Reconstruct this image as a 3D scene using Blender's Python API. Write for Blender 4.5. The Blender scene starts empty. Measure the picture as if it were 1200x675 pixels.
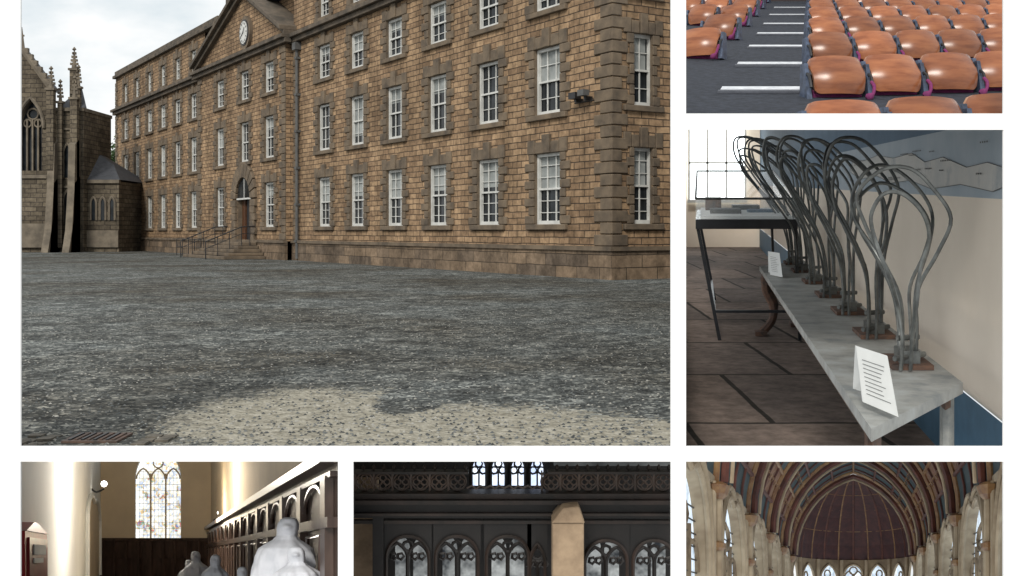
import bpy, bmesh, math, random
from mathutils import Vector, Matrix
random.seed(7)
R=random.random
def U(a,b): return a+(b-a)*random.random()
sc=bpy.context.scene
EZ=1.6; F=1300.0; WY=8.0; K=WY/F
sc.view_settings.view_transform='Standard'; sc.view_settings.look='None'; sc.view_settings.exposure=0
# ------------------------------------------------------------ materials
MATS={}
def nn(nt,t,**kw):
    n=nt.nodes.new(t)
    for k,v in kw.items(): setattr(n,k,v)
    return n
def mat(name,c1,c2=None,scale=4.0,rough=.8,metal=0.0,bump=.15,emit=0.0,detail=3,coat=0,stretch=None,c3=None,spec=.5,sample=True,vary=0):
    if name in MATS: return MATS[name]
    m=bpy.data.materials.new(name); m.use_nodes=True; nt=m.node_tree
    b=nt.nodes['Principled BSDF']; b.inputs['Roughness'].default_value=rough; b.inputs['Metallic'].default_value=metal
    b.inputs['Specular IOR Level'].default_value=spec
    if c2 is None: c2=tuple(x*.75 for x in c1)
    tc=nn(nt,'ShaderNodeTexCoord'); mp=nn(nt,'ShaderNodeMapping')
    if stretch: mp.inputs['Scale'].default_value=stretch
    nt.links.new(tc.outputs['Object'],mp.inputs[0])
    no=nn(nt,'ShaderNodeTexNoise'); no.inputs['Scale'].default_value=scale; no.inputs['Detail'].default_value=detail; no.inputs['Roughness'].default_value=.65
    nt.links.new(mp.outputs[0],no.inputs[0])
    r=nn(nt,'ShaderNodeValToRGB'); r.color_ramp.elements[0].position=.34; r.color_ramp.elements[1].position=.66
    r.color_ramp.elements[0].color=(*c2,1); r.color_ramp.elements[1].color=(*c1,1)
    if c3:
        e=r.color_ramp.elements.new(.5); e.color=(*c3,1)
    nt.links.new(no.outputs[0],r.inputs[0]); col=r.outputs[0]
    if vary:
        oi=nn(nt,'ShaderNodeObjectInfo'); mr=nn(nt,'ShaderNodeMapRange'); mr.inputs[3].default_value=1-vary; mr.inputs[4].default_value=1+vary
        nt.links.new(oi.outputs['Random'],mr.inputs[0]); vm=nn(nt,'ShaderNodeVectorMath',operation='SCALE'); nt.links.new(col,vm.inputs[0]); nt.links.new(mr.outputs[0],vm.inputs['Scale']); col=vm.outputs[0]
        ad=nn(nt,'ShaderNodeVectorMath',operation='ADD'); nt.links.new(tc.outputs['Object'],ad.inputs[0]); nt.links.new(oi.outputs['Location'],ad.inputs[1]); nt.links.new(ad.outputs[0],mp.inputs[0])
    nt.links.new(col,b.inputs['Base Color'])
    if bump:
        bp=nn(nt,'ShaderNodeBump'); bp.inputs['Strength'].default_value=bump; bp.inputs['Distance'].default_value=.03
        nt.links.new(no.outputs[0],bp.inputs['Height']); nt.links.new(bp.outputs[0],b.inputs['Normal'])
    if emit:
        nt.links.new(col,b.inputs['Emission Color']); b.inputs['Emission Strength'].default_value=emit
        if not sample: m.cycles.emission_sampling='NONE'
    MATS[name]=m; return m
def stonemat(name,ca,cb,mortar,bw,rh,ms=.012,bump=.5,axis='xz',stain=.5,streak=0):
    if name in MATS: return MATS[name]
    m=bpy.data.materials.new(name); m.use_nodes=True; nt=m.node_tree; L=nt.links.new
    b=nt.nodes['Principled BSDF']; b.inputs['Roughness'].default_value=.9; b.inputs['Specular IOR Level'].default_value=.2
    tc=nn(nt,'ShaderNodeTexCoord'); sp=nn(nt,'ShaderNodeSeparateXYZ'); L(tc.outputs['Object'],sp.inputs[0])
    ad=nn(nt,'ShaderNodeMath',operation='ADD'); cm=nn(nt,'ShaderNodeCombineXYZ')
    if axis=='xz':
        L(sp.outputs[0],ad.inputs[0]); L(sp.outputs[1],ad.inputs[1]); L(ad.outputs[0],cm.inputs[0]); L(sp.outputs[2],cm.inputs[1])
    else:
        L(sp.outputs[0],cm.inputs[0]); L(sp.outputs[1],cm.inputs[1])
    br=nn(nt,'ShaderNodeTexBrick'); br.inputs['Scale'].default_value=1; br.inputs['Brick Width'].default_value=bw; br.inputs['Row Height'].default_value=rh
    br.inputs['Mortar Size'].default_value=ms; br.inputs['Mortar Smooth'].default_value=.3; br.inputs['Bias'].default_value=0
    br.inputs['Color1'].default_value=(*ca,1); br.inputs['Color2'].default_value=(*cb,1); br.inputs['Mortar'].default_value=(*mortar,1)
    nz=nn(nt,'ShaderNodeTexNoise'); nz.inputs['Scale'].default_value=1.5; nz.inputs['Detail'].default_value=1; L(tc.outputs['Object'],nz.inputs[0])
    mv=nn(nt,'ShaderNodeVectorMath',operation='MULTIPLY_ADD'); mv.inputs[1].default_value=(.05,.05,0)
    L(nz.outputs['Color'],mv.inputs[0]); L(cm.outputs[0],mv.inputs[2]); L(mv.outputs[0],br.inputs['Vector'])
    mpp=nn(nt,'ShaderNodeMapping'); mpp.inputs['Scale'].default_value=(1,1,1-.75*streak); L(tc.outputs['Object'],mpp.inputs[0])
    n1=nn(nt,'ShaderNodeTexNoise'); n1.inputs['Scale'].default_value=.35+.35*streak; n1.inputs['Detail'].default_value=4; n1.inputs['Roughness'].default_value=.7; L(mpp.outputs[0],n1.inputs[0])
    n2=nn(nt,'ShaderNodeTexNoise'); n2.inputs['Scale'].default_value=4; n2.inputs['Detail'].default_value=3; n2.inputs['Roughness'].default_value=.7; L(tc.outputs['Object'],n2.inputs[0])
    mr=nn(nt,'ShaderNodeMapRange'); mr.inputs[1].default_value=.3; mr.inputs[2].default_value=.62; mr.inputs[3].default_value=1-stain; mr.inputs[4].default_value=1.2; L(n1.outputs[0],mr.inputs[0])
    mr2=nn(nt,'ShaderNodeMapRange'); mr2.inputs[1].default_value=.3; mr2.inputs[2].default_value=.7; mr2.inputs[3].default_value=.62; mr2.inputs[4].default_value=1.3; L(n2.outputs[0],mr2.inputs[0])
    mm=nn(nt,'ShaderNodeMath',operation='MULTIPLY'); L(mr.outputs[0],mm.inputs[0]); L(mr2.outputs[0],mm.inputs[1])
    vm=nn(nt,'ShaderNodeVectorMath',operation='SCALE'); L(br.outputs['Color'],vm.inputs[0]); L(mm.outputs[0],vm.inputs['Scale']); L(vm.outputs[0],b.inputs['Base Color'])
    bp=nn(nt,'ShaderNodeBump'); bp.inputs['Strength'].default_value=bump; bp.inputs['Distance'].default_value=.03
    L(br.outputs['Fac'],bp.inputs['Height']); bp.invert=True; L(bp.outputs[0],b.inputs['Normal'])
    MATS[name]=m; return m
def glassmat(name,colors,scale,strength,stretch=(1,1,1)):
    m=bpy.data.materials.new(name); m.use_nodes=True; nt=m.node_tree; L=nt.links.new
    b=nt.nodes['Principled BSDF']; b.inputs['Roughness'].default_value=.3
    tc=nn(nt,'ShaderNodeTexCoord'); mp=nn(nt,'ShaderNodeMapping'); mp.inputs['Scale'].default_value=stretch; L(tc.outputs['Object'],mp.inputs[0])
    v=nn(nt,'ShaderNodeTexVoronoi'); v.inputs['Scale'].default_value=scale; L(mp.outputs[0],v.inputs[0])
    sp=nn(nt,'ShaderNodeSeparateColor'); L(v.outputs['Color'],sp.inputs[0])
    v2=nn(nt,'ShaderNodeTexNoise'); v2.inputs['Scale'].default_value=2.4; v2.inputs['Detail'].default_value=2; L(tc.outputs['Object'],v2.inputs[0])
    ad=nn(nt,'ShaderNodeMath',operation='MULTIPLY_ADD'); ad.inputs[1].default_value=.55; L(sp.outputs[0],ad.inputs[0])
    a2=nn(nt,'ShaderNodeMath',operation='MULTIPLY_ADD'); a2.inputs[1].default_value=1.6; a2.inputs[2].default_value=-.55; L(v2.outputs[0],a2.inputs[0]); L(a2.outputs[0],ad.inputs[2])
    r=nn(nt,'ShaderNodeValToRGB'); r.color_ramp.interpolation='CONSTANT'
    n=len(colors)
    while len(r.color_ramp.elements)<n: r.color_ramp.elements.new(.5)
    for i,c in enumerate(colors): r.color_ramp.elements[i].position=i/n
    for i,c in enumerate(colors): r.color_ramp.elements[i].color=(*c,1)
    L(ad.outputs[0],r.inputs[0]); L(r.outputs[0],b.inputs['Base Color']); L(r.outputs[0],b.inputs['Emission Color']); b.inputs['Emission Strength'].default_value=strength
    MATS[name]=m; return m
# ------------------------------------------------------------ mesh builder
class M:
    def __init__(s): s.v=[]; s.f=[]; s.m=[]; s.mats=[]
    def mi(s,m):
        if m not in s.mats: s.mats.append(m)
        return s.mats.index(m)
    def face(s,pts,m):
        b=len(s.v); s.v+= [tuple(p) for p in pts]; s.f.append(tuple(range(b,b+len(pts)))); s.m.append(s.mi(m))
    def box(s,x0,x1,y0,y1,z0,z1,m):
        x0,x1=min(x0,x1),max(x0,x1); y0,y1=min(y0,y1),max(y0,y1); z0,z1=min(z0,z1),max(z0,z1)
        s.hexa([(x0,y0,z0),(x1,y0,z0),(x1,y1,z0),(x0,y1,z0),(x0,y0,z1),(x1,y0,z1),(x1,y1,z1),(x0,y1,z1)],m)
    def hexa(s,p,m):
        b=len(s.v); s.v+=[tuple(q) for q in p]; k=s.mi(m)
        for q in ((0,3,2,1),(4,5,6,7),(0,1,5,4),(1,2,6,5),(2,3,7,6),(3,0,4,7)):
            s.f.append(tuple(b+i for i in q)); s.m.append(k)
    def tube(s,pts,r,m,n=7,smooth=0,closed=False):
        P=[Vector(p) for p in pts]
        if smooth:
            Q=[]; N=len(P)
            rng=range(N if closed else N-1)
            for i in rng:
                a=P[(i-1)%N] if (closed or i>0) else P[0]; b=P[i]; c=P[(i+1)%N]; d=P[(i+2)%N] if (closed or i+2<N) else P[-1]
                for j in range(smooth):
                    t=j/smooth
                    Q.append(.5*((2*b)+(c-a)*t+(2*a-5*b+4*c-d)*t*t+(3*b-a-3*c+d)*t**3))
            if not closed: Q.append(P[-1])
            P=Q
        N=len(P); b0=len(s.v); k=s.mi(m); prev=None
        for i,p in enumerate(P):
            if closed: t=P[(i+1)%N]-P[i-1]
            else: t=P[min(i+1,N-1)]-P[max(i-1,0)]
            t.normalize()
            if prev is None:
                u=t.orthogonal().normalized()
            else:
                u=(prev-t*prev.dot(t)); 
                u=u.normalized() if u.length>1e-6 else t.orthogonal().normalized()
            prev=u; w=t.cross(u)
            rr=r[min(i,len(r)-1)] if isinstance(r,(list,tuple)) else r
            for j in range(n):
                a=2*math.pi*j/n; s.v.append(tuple(p+u*math.cos(a)*rr+w*math.sin(a)*rr))
        for i in range(N if closed else N-1):
            i2=(i+1)%N
            for j in range(n):
                s.f.append((b0+i*n+j,b0+i*n+(j+1)%n,b0+i2*n+(j+1)%n,b0+i2*n+j)); s.m.append(k)
        if not closed:
            s.f.append(tuple(b0+j for j in range(n))); s.m.append(k)
            s.f.append(tuple(b0+(N-1)*n+j for j in range(n))); s.m.append(k)
    def lathe(s,prof,c,m,n=16,sx=1,sy=1):
        b0=len(s.v); k=s.mi(m)
        for (r,z) in prof:
            for j in range(n):
                a=2*math.pi*j/n
                s.v.append((c[0]+math.cos(a)*r*sx,c[1]+math.sin(a)*r*sy,c[2]+z))
        for i in range(len(prof)-1):
            for j in range(n):
                s.f.append((b0+i*n+j,b0+i*n+(j+1)%n,b0+(i+1)*n+(j+1)%n,b0+(i+1)*n+j)); s.m.append(k)
        s.f.append(tuple(b0+j for j in range(n))); s.m.append(k)
        s.f.append(tuple(b0+(len(prof)-1)*n+j for j in range(n))); s.m.append(k)
    def build(s,name,fn=None,parent=None,mw=None,clip=None,smooth=False,bevel=0,ang=40):
        me=bpy.data.meshes.new(name)
        vs=[fn(*p) for p in s.v] if fn else s.v
        me.from_pydata(vs,[],s.f)
        for m in s.mats: me.materials.append(m)
        for i,p in enumerate(me.polygons): p.material_index=s.m[i]
        bm=bmesh.new(); bm.from_mesh(me)
        if smooth: bmesh.ops.remove_doubles(bm,verts=bm.verts,dist=.0005)
        bmesh.ops.recalc_face_normals(bm,faces=bm.faces)
        if clip:
            for no in clip:
                g=bm.verts[:]+bm.edges[:]+bm.faces[:]
                bmesh.ops.bisect_plane(bm,geom=g,plane_co=(0,0,EZ),plane_no=no,clear_outer=True)
        if smooth:
            for f_ in bm.faces: f_.smooth=True
        bm.to_mesh(me); bm.free()
        if smooth: me.set_sharp_from_angle(angle=math.radians(ang))
        o=bpy.data.objects.new(name,me); sc.collection.objects.link(o)
        if mw is not None and parent is None: o.matrix_world=mw
        if parent is not None: o.parent=parent
        if bevel:
            bv=o.modifiers.new('b','BEVEL'); bv.width=bevel; bv.segments=1; bv.limit_method='ANGLE'
        return o
def empty(name,mw=None):
    o=bpy.data.objects.new(name,None); sc.collection.objects.link(o)
    if mw is not None: o.matrix_world=mw
    return o
def arch(w,rise,n=8):
    Rr=(rise*rise+w*w)/(2*w); th=math.acos((Rr-w)/Rr)
    L=[(Rr-w-Rr*math.cos(th*i/n),Rr*math.sin(th*i/n)) for i in range(n+1)]
    return L+[(-x,z) for x,z in reversed(L[:-1])]
def arch_open(m,f,u0,u1,v0,v1,uc,w,vs,rise,vb,mt,n=8):
    if vb>v0: m.face([f(u0,v0),f(u1,v0),f(u1,vb),f(u0,vb)],mt)
    m.face([f(u0,vb),f(uc-w,vb),f(uc-w,vs),f(u0,vs)],mt); m.face([f(uc+w,vb),f(u1,vb),f(u1,vs),f(uc+w,vs)],mt)
    A=arch(w,rise,n)
    for i in range(len(A)-1):
        (x0,z0),(x1,z1)=A[i],A[i+1]
        m.face([f(uc+x0,vs+z0),f(uc+x1,vs+z1),f(uc+x1,v1),f(uc+x0,v1)],mt)
    m.face([f(u0,vs),f(uc-w,vs),f(uc-w,v1),f(u0,v1)],mt); m.face([f(uc+w,vs),f(u1,vs),f(u1,v1),f(uc+w,v1)],mt)
def reveal(m,f,uc,w,vb,vs,rise,d0,d1,mt,n=8):
    A=[(-w,vb-vs)]+arch(w,rise,n)+[(w,vb-vs)]
    for i in range(len(A)-1):
        (x0,z0),(x1,z1)=A[i],A[i+1]
        m.face([f(uc+x0,vs+z0,d0),f(uc+x1,vs+z1,d0),f(uc+x1,vs+z1,d1),f(uc+x0,vs+z0,d1)],mt)
def sector(x0=None,x1=None,y0=None,y1=None):
    c=[]
    if y0 is not None: c.append(Vector((0,-(271-y0)/F,1)))
    if y1 is not None: c.append(Vector((0,(271-y1)/F,-1)))
    if x0 is not None: c.append(Vector((-1,(x0-600)/F,0)))
    if x1 is not None: c.append(Vector((1,-(x1-600)/F,0)))
    return c
# ------------------------------------------------------------ palette
stone=stonemat('coursed_stone',(.40,.27,.16),(.23,.15,.09),(.075,.055,.04),.62,.235,.02,.8,stain=.45,streak=1)
stone2=stonemat('plinth_stone',(.25,.18,.12),(.13,.10,.075),(.05,.04,.03),1.3,.42,.015,.6,streak=.5)
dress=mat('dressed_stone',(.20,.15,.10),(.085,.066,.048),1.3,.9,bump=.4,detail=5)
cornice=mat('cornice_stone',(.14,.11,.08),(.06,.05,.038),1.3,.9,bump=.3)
chst=stonemat('chapel_stone',(.17,.14,.10),(.10,.082,.06),(.05,.042,.035),.9,.35,.03,.4)
chtr=mat('chapel_trim',(.21,.175,.13),(.11,.092,.07),1.2,.9)
slate=mat('slate',(.07,.075,.085),(.04,.042,.05),3,.6)
white=mat('white_paint',(.66,.66,.63),(.54,.54,.51),3,.5,bump=0,detail=1)
pane=mat('window_glass',(.03,.035,.04),(.008,.010,.012),.9,.10,bump=0,spec=.22,detail=2)
blind=mat('window_blind',(.36,.38,.37),(.20,.215,.21),1.0,.7,bump=0)
iron=mat('black_iron',(.02,.02,.022),(.012,.012,.013),5,.5,bump=0,detail=1)
lead=mat('lead_pipe',(.11,.11,.105),(.07,.07,.07),3,.6,bump=0)
oak=mat('door_wood',(.12,.05,.02),(.05,.02,.01),6,.5,stretch=(6,6,.6))
# ------------------------------------------------------------ world, sun, camera
w=bpy.data.worlds.new('World'); sc.world=w; w.use_nodes=True; nt=w.node_tree; L=nt.links.new
bg=nt.nodes['Background']
sky=nn(nt,'ShaderNodeTexSky'); sky.sky_type='NISHITA'; sky.sun_disc=False; sky.sun_elevation=math.radians(36); sky.sun_rotation=math.radians(197)
tc=nn(nt,'ShaderNodeTexCoord'); mp=nn(nt,'ShaderNodeMapping'); mp.inputs['Scale'].default_value=(1,1,2.2); L(tc.outputs['Generated'],mp.inputs[0])
n1=nn(nt,'ShaderNodeTexNoise'); n1.inputs['Scale'].default_value=6; n1.inputs['Detail'].default_value=5; n1.inputs['Roughness'].default_value=.55; L(mp.outputs[0],n1.inputs[0])
rp=nn(nt,'ShaderNodeValToRGB'); rp.color_ramp.elements[0].position=.38; rp.color_ramp.elements[1].position=.56
rp.color_ramp.elements[0].color=(8.0,8.7,9.0,1); rp.color_ramp.elements[1].color=(10.8,10.8,10.7,1); L(n1.outputs[0],rp.inputs[0])
mx=nn(nt,'ShaderNodeMix',data_type='RGBA'); mx.inputs[0].default_value=.92; L(sky.outputs[0],mx.inputs[6]); L(rp.outputs[0],mx.inputs[7])
L(mx.outputs[2],bg.inputs[0]); bg.inputs[1].default_value=.1
sl=bpy.data.lights.new('sun','SUN'); sl.energy=2.2; sl.angle=math.radians(14); sl.color=(1,.955,.88)
so=bpy.data.objects.new('sun',sl); sc.collection.objects.link(so)
d=Vector((.287*math.cos(math.radians(36)),.958*math.cos(math.radians(36)),-math.sin(math.radians(36))))
so.rotation_euler=d.to_track_quat('-Z','Y').to_euler()
cd=bpy.data.cameras.new('camera'); cd.lens=39; cd.sensor_width=36; cd.shift_y=-66.5/1200; cd.clip_end=3000; cd.clip_start=.1
co=bpy.data.objects.new('camera',cd); sc.collection.objects.link(co); co.location=(0,0,EZ); co.rotation_euler=(math.pi/2,0,0); sc.camera=co
# ------------------------------------------------------------ display wall with six openings
wallw=mat('white_wall_paint',(.88,.88,.88),(.87,.87,.87),2,.8,bump=.0,detail=0)
ops=[(24,786,-240,523),(804,1176,-240,133),(804,1176,152,523),(24,396,541,913),(414,786,541,913),(804,1176,541,913)]
xs=[-80,24,396,414,786,804,1176,1280]; ys=[-280,-240,133,152,523,541,913,960]
m=M()
def inop(x,y): return any(a<x<b and c<y<d for a,b,c,d in ops)
def wx(x): return (x-600)*K
def wz(y): return EZ-(y-271)*K
T=.02
for i in range(len(xs)-1):
    for j in range(len(ys)-1):
        cx,cy=(xs[i]+xs[i+1])/2,(ys[j]+ys[j+1])/2
        if inop(cx,cy): continue
        x0,x1,z1,z0=wx(xs[i]),wx(xs[i+1]),wz(ys[j]),wz(ys[j+1])
        m.face([(x0,WY,z0),(x1,WY,z0),(x1,WY,z1),(x0,WY,z1)],wallw); m.face([(x0,WY+T,z0),(x0,WY+T,z1),(x1,WY+T,z1),(x1,WY+T,z0)],wallw)
for a,b,c,d_ in ops:
    x0,x1,z1,z0=wx(a),wx(b),wz(c),wz(d_)
    for p,q in (((x0,z0),(x1,z0)),((x1,z0),(x1,z1)),((x1,z1),(x0,z1)),((x0,z1),(x0,z0))):
        m.face([(p[0],WY,p[1]),(q[0],WY,q[1]),(q[0],WY+T,q[1]),(p[0],WY+T,p[1])],wallw)
m.build('white_display_wall')
m=M(); fl=mat('bounce_floor_concrete',(.5,.5,.49),(.4,.4,.39),2,.8,bump=0)
m.face([(-40,-40,-3),(40,-40,-3),(40,WY+.02,-3),(-40,WY+.02,-3)],fl); m.build('bounce_floor')  # floor sheet below the view, added to bounce light
# ------------------------------------------------------------ courtyard ground
g=bpy.data.materials.new('gravel_courtyard'); g.use_nodes=True; nt=g.node_tree; L=nt.links.new; b=nt.nodes['Principled BSDF']; b.inputs['Roughness'].default_value=.92; b.inputs['Specular IOR Level'].default_value=.2
tc=nn(nt,'ShaderNodeTexCoord')
def noi(s,det=4,ro=.6):
    n=nn(nt,'ShaderNodeTexNoise'); n.inputs['Scale'].default_value=s; n.inputs['Detail'].default_value=det; n.inputs['Roughness'].default_value=ro; L(tc.outputs['Object'],n.inputs[0]); return n
def ramp(src,stops):
    r=nn(nt,'ShaderNodeValToRGB')
    while len(r.color_ramp.elements)<len(stops): r.color_ramp.elements.new(.5)
    for i,(p,c) in enumerate(stops): r.color_ramp.elements[i].position=p
    for i,(p,c) in enumerate(stops): r.color_ramp.elements[i].color=(*c,1)
    L(src,r.inputs[0]); return r
def mixc(fac,a,bb,bt='MIX'):
    x=nn(nt,'ShaderNodeMix',data_type='RGBA',blend_type=bt)
    if isinstance(fac,float): x.inputs[0].default_value=fac
    else: L(fac,x.inputs[0])
    L(a,x.inputs[6]); L(bb,x.inputs[7]); return x.outputs[2]
vo=nn(nt,'ShaderNodeTexVoronoi'); vo.inputs['Scale'].default_value=26; L(tc.outputs['Object'],vo.inputs[0])
sp=nn(nt,'ShaderNodeSeparateColor'); L(vo.outputs['Color'],sp.inputs[0])
c1=ramp(sp.outputs[0],[(0,(.016,.018,.019)),(.5,(.055,.059,.060)),(.8,(.13,.135,.135)),(1,(.42,.42,.40))])
vo2=nn(nt,'ShaderNodeTexVoronoi'); vo2.inputs['Scale'].default_value=8; L(tc.outputs['Object'],vo2.inputs[0])
sp2=nn(nt,'ShaderNodeSeparateColor'); L(vo2.outputs['Color'],sp2.inputs[0])
c1b=ramp(sp2.outputs[0],[(0,(.022,.025,.026)),(.7,(.08,.085,.085)),(1,(.24,.245,.24))])
ca=mixc(.45,c1.outputs[0],c1b.outputs[0])
nbig=noi(.16,3,.65).outputs[0]
big=ramp(nbig,[(.35,(.68,.60,.50)),(.62,(1.35,1.38,1.36))])
ca=mixc(1.0,ca,big.outputs[0],'MULTIPLY')
med=ramp(noi(1.6,4,.75).outputs[0],[(.33,(.42,.42,.41)),(.66,(1.7,1.7,1.66))]); ca=mixc(1.0,ca,med.outputs[0],'MULTIPLY')
sx=nn(nt,'ShaderNodeSeparateXYZ'); L(tc.outputs['Object'],sx.inputs[0])
def mth(op,a,bv=None,c=None):
    n=nn(nt,'ShaderNodeMath',operation=op)
    for i,v in enumerate((a,bv,c)):
        if v is None: continue
        if isinstance(v,(int,float)): n.inputs[i].default_value=v
        else: L(v,n.inputs[i])
    return n.outputs[0]
def ell(cx,cy,rx,ry):
    ax=mth('POWER',mth('ABSOLUTE',mth('MULTIPLY',mth('SUBTRACT',sx.outputs[0],cx),1/rx)),2)
    ay=mth('POWER',mth('ABSOLUTE',mth('MULTIPLY',mth('SUBTRACT',sx.outputs[1],cy),1/ry)),2)
    return mth('SUBTRACT',1,mth('ADD',ax,ay))
e1=ell(-1.8,9.6,1.25,1.9); e2=ell(-.6,8.95,2.1,1.4); e3=ell(.5,8.75,1.5,.85); e4=ell(-.98,10.5,.35,1.0)
e=mth('MAXIMUM',mth('MAXIMUM',e1,e2),e3); e=mth('SUBTRACT',e,mth('MULTIPLY',mth('MAXIMUM',e4,0.0),1.6))
nA=noi(2.2,4,.75).outputs[0]; nB=noi(14,3,.75).outputs[0]
e=mth('ADD',e,mth('MULTIPLY',mth('SUBTRACT',nA,.5),2.2)); e=mth('ADD',e,mth('MULTIPLY',mth('SUBTRACT',nB,.5),2.2))
mk=nn(nt,'ShaderNodeMapRange'); mk.inputs[1].default_value=.05; mk.inputs[2].default_value=.5; L(e,mk.inputs[0])
pc=ramp(noi(8,3,.75).outputs[0],[(.3,(.16,.145,.11)),(.55,(.36,.335,.27)),(.75,(.50,.47,.40))])
ca=mixc(mk.outputs[0],ca,pc.outputs[0])
L(ca,b.inputs['Base Color'])
bp=nn(nt,'ShaderNodeBump'); bp.inputs['Strength'].default_value=.8; bp.inputs['Distance'].default_value=.03
L(vo.outputs['Distance'],bp.inputs['Height']); L(bp.outputs[0],b.inputs['Normal'])
m=M(); m.face([(-700,8.06,0),(1.22,8.06,0),(5.75,38,0),(60,400,0),(700,1500,0),(-700,1500,0)],g); m.build('ground')
m=M(); gc=[mat('pebble_dark',(.06,.065,.065),(.035,.04,.04),9,.9,bump=0),mat('pebble_mid',(.15,.155,.15),(.09,.1,.1),9,.9,bump=0),mat('pebble_pale',(.36,.35,.32),(.25,.24,.21),9,.9,bump=0)]
for i in range(8000):
    Y=8.2+ (R()**1.5)*15; X=U((15-600)/F,(790-600)/F)*Y; r=U(.007,.019)
    if X>.146*Y-.02: continue
    k=len(m.v); mm=gc[random.choice((0,0,1,1,2))]; h=r*.8; a0=U(0,3)
    for j in range(5): m.v.append((X+math.cos(a0+j*1.257)*r*U(.8,1.2),Y+math.sin(a0+j*1.257)*r*U(.8,1.2),.001))
    m.v.append((X,Y,h)); q=m.mi(mm)
    for j in range(5): m.f.append((k+j,k+(j+1)%5,k+5)); m.m.append(q)
m.build('gravel')
m=M(); cst=mat('cast_iron_rust',(.11,.065,.045),(.04,.03,.025),12,.7); sett=mat('sett_stone',(.16,.14,.11),(.05,.045,.035),9,.9)
m.box(-3.4,-2.98,8.36,8.72,.002,.018,cst)
for i in range(8): m.box(-3.36+i*.047,-3.34+i*.047,8.40,8.68,.019,.028,cst if i%2 else iron)
m.build('drain_cover')
m=M()
x=-3.75
while x<-2.7:
    for j in range(4):
        y=8.1+j*.16+U(-.02,.02)
        if -3.5<x<-2.97 and y>8.2: continue
        if R()<.25: continue
        m.box(x,x+U(.09,.12),y,y+U(.1,.13),0.002,.008+U(0,.012),sett)
    x+=.13
m.build('stone_setts')
# ------------------------------------------------------------ main building
BX=Vector((.525,-.851,0)).normalized(); BY=Vector((.851,.525,0)).normalized()
mwB=Matrix(((BX.x,BY.x,0,3.3),(BX.y,BY.y,0,36.5),(0,0,1,0),(0,0,0,1)))
B=empty('stone_mansion_building',mwB)
fr=lambda u,v,d:(u,d,v)
frc=lambda u,v,d:(u,d-.45,v)
sd=lambda u,v,d:(-d,u,v)
def bx(m,f,u0,u1,v0,v1,d0,d1,mt):
    p=f(u0,v0,d0); q=f(u1,v1,d1); m.box(p[0],q[0],p[1],q[1],p[2],q[2],mt)
walls=M(); trim=M(); win=M()
def wallgrid(f,u0,u1,v0,v1,holes,mt,dep=.28):
    us=sorted(set([u0,u1]+[h[0] for h in holes]+[h[1] for h in holes])); vs=sorted(set([v0,v1]+[h[2] for h in holes]+[h[3] for h in holes]))
    for i in range(len(us)-1):
        for j in range(len(vs)-1):
            cu,cv=(us[i]+us[i+1])/2,(vs[j]+vs[j+1])/2
            if any(h[0]<cu<h[1] and h[2]<cv<h[3] for h in holes): continue
            walls.face([f(us[i],vs[j],0),f(us[i+1],vs[j],0),f(us[i+1],vs[j+1],0),f(us[i],vs[j+1],0)],mt)
    for a,b,c,d in holes:
        for p,q in (((a,c),(b,c)),((b,c),(b,d)),((b,d),(a,d)),((a,d),(a,c))):
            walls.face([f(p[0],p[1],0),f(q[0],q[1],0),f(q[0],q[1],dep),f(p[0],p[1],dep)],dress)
def sash(f,u0,u1,v0,v1,nc=3,nr=4,bl=None):
    win.face([f(u0,v0,.24),f(u1,v0,.24),f(u1,v1,.24),f(u0,v1,.24)],pane)
    if bl: 
        h=v1-(v1-v0)*bl; win.face([f(u0+.1,h,.232),f(u1-.1,h,.232),f(u1-.1,v1-.08,.232),f(u0+.1,v1-.08,.232)],blind)
    t=.10*(u1-u0)/1.6
    bx(win,f,u0,u0+t,v0,v1,.1,.22,white); bx(win,f,u1-t,u1,v0,v1,.1,.22,white); bx(win,f,u0+t,u1-t,v1-.11,v1,.1,.22,white); bx(win,f,u0+t,u1-t,v0,v0+.13,.08,.22,white)
    mid=(v0+v1)/2; bx(win,f,u0+t,u1-t,mid-.035,mid+.035,.12,.215,white)
    for i in range(1,nc):
        u=u0+(u1-u0)*i/nc; bx(win,f,u-.022,u+.022,v0+.13,v1-.11,.17,.21,white)
    for j in range(1,nr):
        if nr%2==0 and j==nr//2: continue
        v=v0+(v1-v0)*j/nr; bx(win,f,u0+t,u1-t,v-.014,v+.014,.175,.205,white)
def surround(f,u0,u1,v0,v1,wl=.62,ws=.34,top=True):
    n=max(3,round((v1-v0)/.33)); h=(v1-v0)/n
    for i in range(n):
        e=wl if i%2==0 else ws
        for sgn in (0,1):
            p=-.06-U(0,.02)
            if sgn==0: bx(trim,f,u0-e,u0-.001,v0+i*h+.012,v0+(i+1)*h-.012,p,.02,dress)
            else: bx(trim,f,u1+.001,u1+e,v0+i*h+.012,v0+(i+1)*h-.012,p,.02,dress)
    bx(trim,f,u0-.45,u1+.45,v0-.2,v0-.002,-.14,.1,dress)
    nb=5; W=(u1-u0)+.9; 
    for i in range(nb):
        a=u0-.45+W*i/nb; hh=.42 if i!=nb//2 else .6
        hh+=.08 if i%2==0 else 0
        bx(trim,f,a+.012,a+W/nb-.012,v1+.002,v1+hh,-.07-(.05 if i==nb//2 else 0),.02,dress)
rows=[(1.85,4.4,3,6),(5.8,8.2,3,4),(9.55,11.3,3,4),(12.75,14.35,3,4)]
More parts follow.
